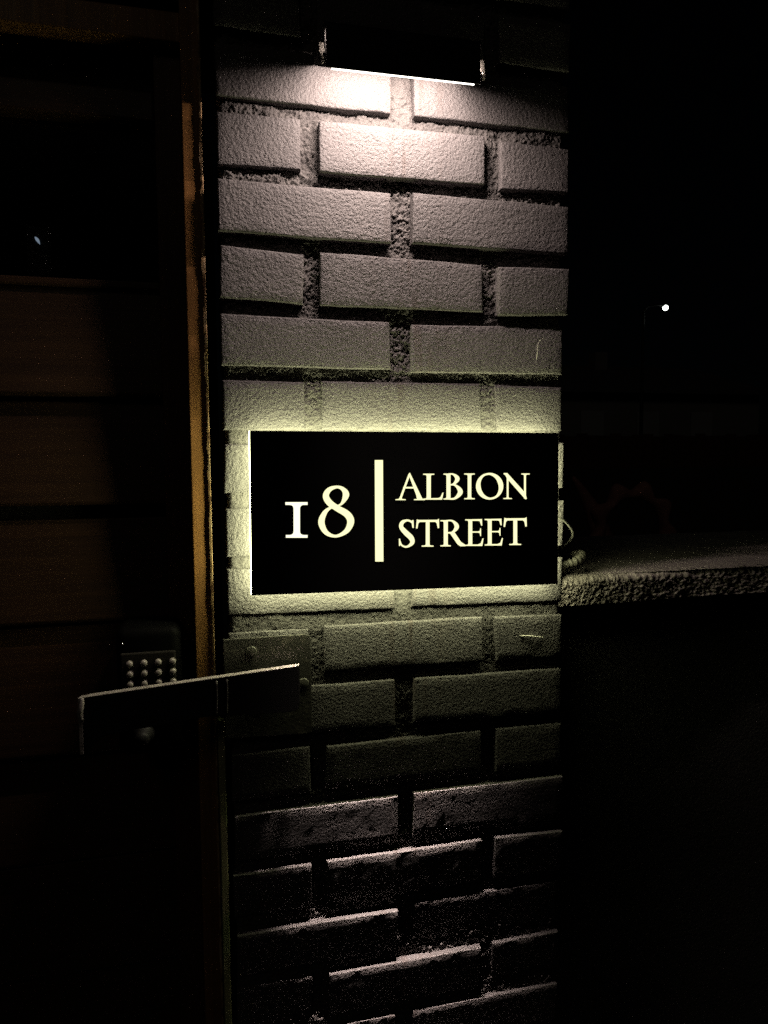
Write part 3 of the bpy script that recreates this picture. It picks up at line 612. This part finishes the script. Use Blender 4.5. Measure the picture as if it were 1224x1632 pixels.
# ------------------------------------------------------------------ lock guard bracket
guard = thing('lock_guard', 'black steel lock guard plate screwed to the pier beside the door', 'bracket', (0.05, 0, 1.13))
prism('wall_plate', [(-0.0068, -0.0035, 1.2660), (0.0985, -0.0035, 1.2662), (0.1030, -0.0035, 1.2640), (0.1052, -0.0035, 1.2595), (0.1058, -0.0035, 1.1400), (0.1030, -0.0035, 1.1345), (0.0980, -0.0035, 1.1330), (-0.0060, -0.0035, 1.1365)], (0, -0.0040, 0), M_plate, guard, 0.0007)
# slanted guard: its outer end stands away from the wall
def gp(s, z): # s 0..1 from pier end to free end
    return Vector((0.0866 + (-0.1610 - 0.0866) * s, -0.030 + (-0.094 + 0.030) * s, z))
TH = Vector((0.0022, 0.0100, 0))
outline = [(0.0, 1.2305), (0.0, 1.182), (0.006, 1.1755), (0.03, 1.173), (0.25, 1.179), (0.45, 1.186), (0.86, 1.186), (0.93, 1.184), (0.965, 1.176), (0.99, 1.1665), (1.0, 1.170), (1.0, 1.2315)]
prism('guard_plate', [gp(s, z) for s, z in outline], TH, M_guard, guard, 0.0006)
o = prism('worn_edge', [gp(0.002, 1.2309), gp(0.998, 1.2319), gp(0.998, 1.2319) + TH * 1.02, gp(0.002, 1.2309) + TH * 1.02], (0, 0, 0.0011), M_bare, guard, 0.0003)
prism('worn_edge', [gp(1.002, 1.2325), gp(1.002, 1.168), gp(1.002, 1.180) + TH, gp(1.002, 1.2325) + TH], (-0.0042, -0.0004, 0), M_bare, guard, 0.0005)
tube('weld_bead', [gp(1.0, 1.2318) + Vector((0.0, 0.001, 0)), gp(1.005, 1.224), gp(1.012, 1.214), gp(1.004, 1.207)], lambda t: 0.0018 + 0.0018 * math.sin(3.1 * t), M_bare, guard, 8, 5)
for s in (0.365, 0.415):
    tube('rib', [gp(s, 1.2285) + Vector((0, -0.0006, 0)), gp(s, 1.205) + Vector((0, -0.0006, 0)), gp(s + 0.004, 1.187) + Vector((0, -0.0006, 0))], 0.0013, M_plate, guard, 8, 4)
box('spacer', (0.034, 0.060, -0.0285, -0.0076, 1.192, 1.222), M_plate, guard, 0.001)
for (x, z, rot) in ((0.0281, 1.2477, 0.5), (0.0945, 1.2009, 0.15)):
    sc = lathe('screw', [(0.0076, 0.0), (0.0074, 0.0008), (0.0062, 0.0012), (0.0001, 0.0013)], M_steel, guard, 20, (x, -0.0074, z))
    for a in (rot, rot + math.pi / 2):
        bm = box_bm(-0.0038, 0.0038, -0.0004, 0.0004, -0.0007, 0.0007)
        bmesh.ops.rotate(bm, verts=bm.verts, matrix=Matrix.Rotation(a, 3, 'Y'))
        bmesh.ops.translate(bm, verts=bm.verts, vec=(x, -0.0086, z))
        so = bmobj('cross_slot', bm, M_gap); keep(so, guard); so.parent = sc; so.matrix_parent_inverse = sc.matrix_parent_inverse.copy() if False else Matrix.Translation(guard.location).inverted()

# ------------------------------------------------------------------ door frame and door
frame = thing('door_frame', 'varnished brown timber door jamb with a chipped pale edge', 'door frame', (-0.03, 0.02, 0))
bmj = box_bm(-0.0415, -0.0182, 0.0190, 0.085, 0.0, 2.075, 0.0012, 2)
jo = bmobj('jamb', bmj, M_jamb); keep(jo, frame)
# chipped arris: a ragged raised edge all the way up
rb = np.random.default_rng(77)
V, F = [], []
zs2 = np.arange(0.0, 2.0745, 0.004)
wl = 0.0022 + 0.0009 * np.abs(np.convolve(rb.standard_normal(len(zs2)), np.ones(9) / 4, 'same'))
for zc in (1.86, 1.80, 1.73, 1.655, 1.60, 1.95): wl[(zs2 > zc) & (zs2 < zc + 0.03)] += 0.0016
fr = 0.0138 + 0.0006 * np.convolve(rb.standard_normal(len(zs2)), np.ones(7) / 5, 'same')
for z, w_, y_ in zip(zs2, wl, fr):
    V += [(-0.0180 - w_, 0.0230, z), (-0.0180 - w_ * 0.8, y_ + 0.0008, z), (-0.0182, y_, z), (-0.0172, y_ + 0.001, z), (-0.0172, 0.0800, z)]
for i in range(len(zs2) - 1):
    for q in range(4):
        a = i * 5 + q
        F.append((a, a + 1, a + 6, a + 5))
eo = mesh('edge_bead', V, F, M_chip); keep(eo, frame)
box('head', (-1.10, -0.0420, 0.050, 0.120, 2.020, 2.056), M_jamb, frame, 0.0015)
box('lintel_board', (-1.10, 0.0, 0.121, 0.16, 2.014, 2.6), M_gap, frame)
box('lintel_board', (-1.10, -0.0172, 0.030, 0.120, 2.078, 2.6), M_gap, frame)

strip = box('gap_strip', (-0.0160, -0.0070, -0.001, 0.020, 0.0, 1.158), M_green, frame, 0.0012)  # mottled yellow-green strip low in the gap beside the jamb

door = thing('timber_door', 'dark stained timber door of horizontal boards with a glazed upper panel', 'door', (-0.5, 0.08, 0))
def DZ(z): return 1.495 + (z - 1.495) * 1.031
box('stile', (-0.0765, -0.0420, 0.066, 0.110, 0.004, 2.012), M_stile, door, 0.002)
box('stile', (-1.00, -0.90, 0.066, 0.110, 0.004, 2.012), M_stile, door, 0.002)
box('top_rail', (-0.90, -0.0768, 0.066, 0.110, DZ(1.914), DZ(1.950)), M_door, door, 0.003)
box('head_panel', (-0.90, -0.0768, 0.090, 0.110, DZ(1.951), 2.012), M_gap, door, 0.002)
boards = [(1.5765, 1.712), (1.438, 1.570), (1.2865, 1.4195), (1.1135, 1.2810), (0.9690, 1.1075), (0.8150, 0.9630), (0.66, 0.809), (0.50, 0.654), (0.34, 0.494), (0.18, 0.334), (0.055, 0.174)]
for i, (a, b) in enumerate(boards):
    a, b = DZ(a), DZ(b)
    dy_ = [0.0, 0.003, 0.001, -0.001, 0.002, 0.0][i % 6]
    # weatherboard: bottom edge stands out further than the top
    prism('board', [(-0.90, 0.088 + dy_, b), (-0.90, 0.076 + dy_, a + 0.004), (-0.90, 0.078 + dy_, a), (-0.90, 0.109, a), (-0.90, 0.109, b)], (0.8232, 0, 0), M_door, door, 0.0012)
box('backing', (-0.90, -0.0768, 0.1095, 0.118, 0.004, DZ(1.712)), M_gap, door)
box('glass_pane', (-0.90, -0.0768, 0.092, 0.096, DZ(1.712) + 0.0005, DZ(1.914) - 0.0005), M_glass, door)
box('sill_bead', (-0.90, -0.0768, 0.080, 0.0915, DZ(1.712) + 0.0005, DZ(1.722)), M_door, door, 0.002)
bk = box('room_wall', (-1.05, 0.0, 0.75, 0.80, 0.0, 2.2), M_gap, None); tag(bk, kind='structure')

glint = thing('door_glint', 'tiny bluish white glint in the door glass, added as a glowing sliver', 'light', (-0.2185, 0.066, 1.77))
tube('lens', [(-0.2305, 0.099, 1.7830), (-0.2275, 0.0990, 1.7790), (-0.2250, 0.099, 1.7740)], lambda t: 0.0004 + 0.0016 * math.sin(math.pi * min(1, t * 1.1)), E_glint, glint, 8, 5)  # glowing sliver added for the glint, no lamp here
box('glint_mount', (-0.242, -0.212, 0.1005, 0.1090, 1.7195, 1.798), M_black, glint, 0.003)  # made-up mount behind the glint

# ------------------------------------------------------------------ keypad lock on the door
kp = thing('keypad_lock', 'black keypad door lock with rows of small round metal buttons', 'lock', (-0.10, 0.03, 1.13))
bm = box_bm(-0.1385, -0.0600, 0.004, 0.077, 1.120, 1.284, 0.012, 4)
bo = bmobj('body', bm, M_lock, None, True); keep(bo, kp)
bo.data.set_sharp_from_angle(angle=R(40))
bmask = box('button_panel', (-0.1325, -0.0660, 0.0012, 0.006, 1.172, 1.254), M_gap, kp, 0.002)
btn = None
for rI in range(5):
    for cI in range(4):
        x = -0.1213 + cI * 0.0172; z = 1.2410 - rI * 0.0130
        if btn is None:
            btn = lathe('button', [(0.0042, -0.001), (0.0042, 0.0042), (0.0036, 0.0056), (0.0020, 0.0062), (0.0001, 0.0063)], M_button, None, 18)
            bb = btn
        else:
            bb = btn.copy(); COL.objects.link(bb)
        bb.parent = None
        bb.location = (x, 0.0012, z)
        keep(bb, kp)
lathe('indicator', [(0.0018, -0.001), (0.0015, 0.0012), (0.0001, 0.0018)], M_chrome, kp, 10, (-0.1296, 0.004, 1.2660))
lathe('turn_knob', [(0.013, 0.0), (0.013, 0.006), (0.010, 0.010), (0.009, 0.022), (0.007, 0.026), (0.0001, 0.027)], M_black, kp, 22, (-0.107, 0.004, 1.150))

# ------------------------------------------------------------------ low boundary wall to the right
wall = thing('boundary_wall', 'low dark garden wall with a rough cement coping beside the pier', 'wall', (1.6, 0.24, 0))
# coping: swept section with a rough trowelled front
ny_front = 46
prof = []
for t in np.linspace(0, 1, ny_front): prof.append((0.004, 1.281 + (1.313 - 1.281) * t, 1.0))
for t in np.linspace(0.1, 1, 12): prof.append((0.004 + 0.013 * (1 - math.cos(t * math.pi / 2)), 1.313 + 0.0095 * math.sin(t * math.pi / 2), 1.0 - 0.45 * t))
for t in np.linspace(0.01, 1, 60) ** 1.6: prof.append((0.017 + 0.458 * t, 1.3225 + 0.003 * math.sin(t * 3), 0.25))
for t in np.linspace(0.15, 1, 5): prof.append((0.475 + 0.01 * math.sin(t * math.pi / 2), 1.3225 - 0.01 * (1 - math.cos(t * math.pi / 2)), 0.2))
prof += [(0.485, 1.281, 0.0), (0.045, 1.281, 0.0)]
cx0, cx1, ncx = 0.4645, 2.2, 1150
xsg = cx0 + (cx1 - cx0) * np.linspace(0, 1, ncx) ** 1.35
pf = np.array(prof)
npf = len(pf)
n1 = field(ncx, npf, 0.001, 0.0042, 21); n2 = field(ncx, npf, 0.001, 0.014, 22); n3 = field(ncx, npf, 0.001, 0.0022, 23)
dis = (0.00026 * n1 + 0.0007 * n2 + 0.0002 * n3) * pf[:, 2][:, None]
nrm = np.zeros((npf, 2))
tg = np.gradient(pf[:, :2], axis=0); tg /= np.linalg.norm(tg, axis=1)[:, None] + 1e-9
nrm[:, 0], nrm[:, 1] = -tg[:, 1], tg[:, 0]
wave = 0.0025 * np.interp(xsg, np.linspace(cx0, cx1, 16), np.random.default_rng(4).standard_normal(16))
V = np.zeros((npf, ncx, 3))
V[..., 0] = xsg[None, :]
V[..., 1] = pf[:, 0][:, None] + nrm[:, 0][:, None] * dis + np.where(pf[:, 2] > 0.3, 1, 0)[:, None] * wave[None, :] + (0.014 * (xsg - cx0) / 0.35).clip(0, 0.02)[None, :] * (pf[:, 2] > 0.3)[:, None]
V[..., 2] = pf[:, 1][:, None] + nrm[:, 1][:, None] * dis
idx = np.arange(npf * ncx).reshape(npf, ncx)
Q = np.stack([idx[:-1, :-1], idx[:-1, 1:], idx[1:, 1:], idx[1:, :-1]], -1).reshape(-1, 4)
me = bpy.data.meshes.new('coping')
VV = V.reshape(-1, 3)
me.vertices.add(len(VV)); me.vertices.foreach_set('co', VV.ravel())
me.loops.add(Q.size); me.loops.foreach_set('vertex_index', Q.ravel().astype(np.int32))
me.polygons.add(len(Q)); me.polygons.foreach_set('loop_start', np.arange(0, Q.size, 4, dtype=np.int32))
me.update(calc_edges=True)
co = link('coping', me, M_cement, None, True); keep(co, wall)
box('wall_face', (0.4715, 2.19, 0.046, 0.470, 0.0, 1.2808), M_render, wall)

# ------------------------------------------------------------------ small things by the sign
cab = tube('sign_cable', [(0.440, -0.012, 1.412), (0.455, -0.010, 1.411), (0.470, -0.005, 1.4040), (0.4870, 0.006, 1.3890), (0.497, 0.03, 1.374), (0.501, 0.08, 1.350), (0.503, 0.14, 1.3262)], 0.0016, M_cable, None, 10, 8)
tag(cab, 'thin pale cable leaving the back of the lit sign', 'cable')
con = tube('conduit_end', [(0.474, 0.022, 1.3300), (0.486, 0.021, 1.3390), (0.500, 0.020, 1.3430), (0.514, 0.028, 1.3480), (0.522, 0.042, 1.3500), (0.519, 0.060, 1.3480)],
           lambda t: 0.0048 + 0.0008 * math.sin(t * 70) + 0.0010 * math.sin(t * 3.1), M_conduit, None, 12, 14)
tag(con, 'short curled grey corrugated conduit lying on the coping by the pier', 'conduit')
w1 = tube('cobweb_strand', [(0.4335, -0.0045, 1.6590), (0.4290, -0.0052, 1.6570), (0.4255, -0.0050, 1.6520), (0.4250, -0.0040, 1.6400), (0.4252, -0.0012, 1.6320)], 0.00038, M_web, None, 6, 5)
tag(w1, 'fine pale curved thread on the brick above the sign', 'thread')
w2 = tube('twig', [(0.4040, -0.0016, 1.2430), (0.4180, -0.0034, 1.2424), (0.4260, -0.0036, 1.2408), (0.4400, -0.0022, 1.2390)], lambda t: 0.0004 + 0.0011 * math.sin(math.pi * t), M_web, None, 6, 5)
tag(w2, 'small pale twig caught on the brick below the sign', 'twig')

# ------------------------------------------------------------------ beyond the wall
# scalloped dark red garden ring standing in the bed
ro = thing('garden_ring', 'dark red scalloped ring ornament standing behind the low wall', 'ornament', (1.160, 0.90, 1.245))
cxr, czr, yr = 1.160, 1.285, 0.90
V, F = [], []
NS, NR = 144, 10
for i in range(NS):
    th = 2 * math.pi * i / NS
    sc_ = abs(math.cos(4.5 * th + 0.5))
    outer = 0.116 + 0.030 * sc_ ** 2.2
    inner = 0.090
    rc, hw_ = (outer + inner) / 2, (outer - inner) / 2
    for q in range(NR):
        ph = 2 * math.pi * q / NR
        rr_ = rc + hw_ * math.cos(ph)
        V.append((cxr + rr_ * math.cos(th), yr + 0.022 * math.sin(ph), max(czr + rr_ * math.sin(th), 1.2455)))
for i in range(NS):
    for q in range(NR):
        F.append((i * NR + q, i * NR + (q + 1) % NR, ((i + 1) % NS) * NR + (q + 1) % NR, ((i + 1) % NS) * NR + q))
rg = mesh('ring', V, F, M_red, None, True); keep(rg, ro)
V, F = [], []
pts = smooth_path([(1.085, 0.93, 1.250), (1.055, 0.93, 1.33), (1.020, 0.93, 1.390), (0.985, 0.93, 1.440)], 8)
lf = tube('frond', [tuple(q) for q in pts], lambda t: 0.030 * (1 - t) ** 0.8 + 0.003, M_red, ro, 10, 2)

# far street lamp
sl = thing('street_lamp', 'distant street lamp glowing pale white in the night', 'street lamp', (17.6, 25.0, 0))
tube('post', [(17.0, 25, 0.0), (17.0, 25, 3.5), (17.0, 25, 7.3)], lambda t: 0.09 - 0.035 * t, M_black, sl, 12, 4)
tube('arm', [(17.0, 25, 7.3), (17.2, 25, 7.55), (17.7, 25, 7.62), (18.0, 25, 7.60)], 0.035, M_black, sl, 10, 5)
lathe('head', [(0.025, 0.20), (0.06, 0.17), (0.075, 0.13), (0.05, 0.116)], M_black, sl, 20, (18.0, 25, 7.53), 'Z')
lathe('lens', [(0.0001, -0.10), (0.06, -0.09), (0.10, -0.05), (0.115, 0.0), (0.10, 0.06), (0.06, 0.10), (0.0001, 0.115)], E_street, sl, 20, (18.0, 25, 7.53), 'Z')

# dark house beyond the garden
hs = thing('house', 'dark two storey house far beyond the low wall', 'house', (18.0, 32.0, 0))
box('wall', (15.0, 27.0, 30.0, 38.0, 0.0, 4.6), M_housewall, hs)
prism('roof', [(14.6, 29.5, 4.55), (27.4, 29.5, 4.55), (26.0, 34.0, 6.2), (16.0, 34.0, 6.2)], (0, 0, 0.18), M_roof, hs)
ch = box('chimney', (19.6, 20.3, 33.2, 33.9, 5.4, 7.0), M_housewall, hs)
for xw in (17.0, 20.0, 23.0):
    wv = box('window', (xw, xw + 1.2, 29.9, 29.98, 2.4, 3.7), M_trim, hs)
    po = box('pane', (xw + 0.08, xw + 1.12, 29.87, 29.895, 2.48, 3.62), M_glass, hs)
    po.parent = wv; po.matrix_parent_inverse = Matrix.Translation(hs.location).inverted()
bf = thing('timber_fence', 'dark board fence in front of the far house', 'fence', (16.0, 20.0, 0))
for i in range(40):
    hh = 2.22 + 0.05 * math.sin(i * 2.3)
    box('fence_board', (9.0 + i * 0.4, 9.38 + i * 0.4, 20.0, 20.03, 0.0, hh), M_stile, bf)
for zr in (0.5, 1.9):
    box('fence_rail', (9.0, 25.0, 20.031, 20.08, zr, zr + 0.09), M_stile, bf)
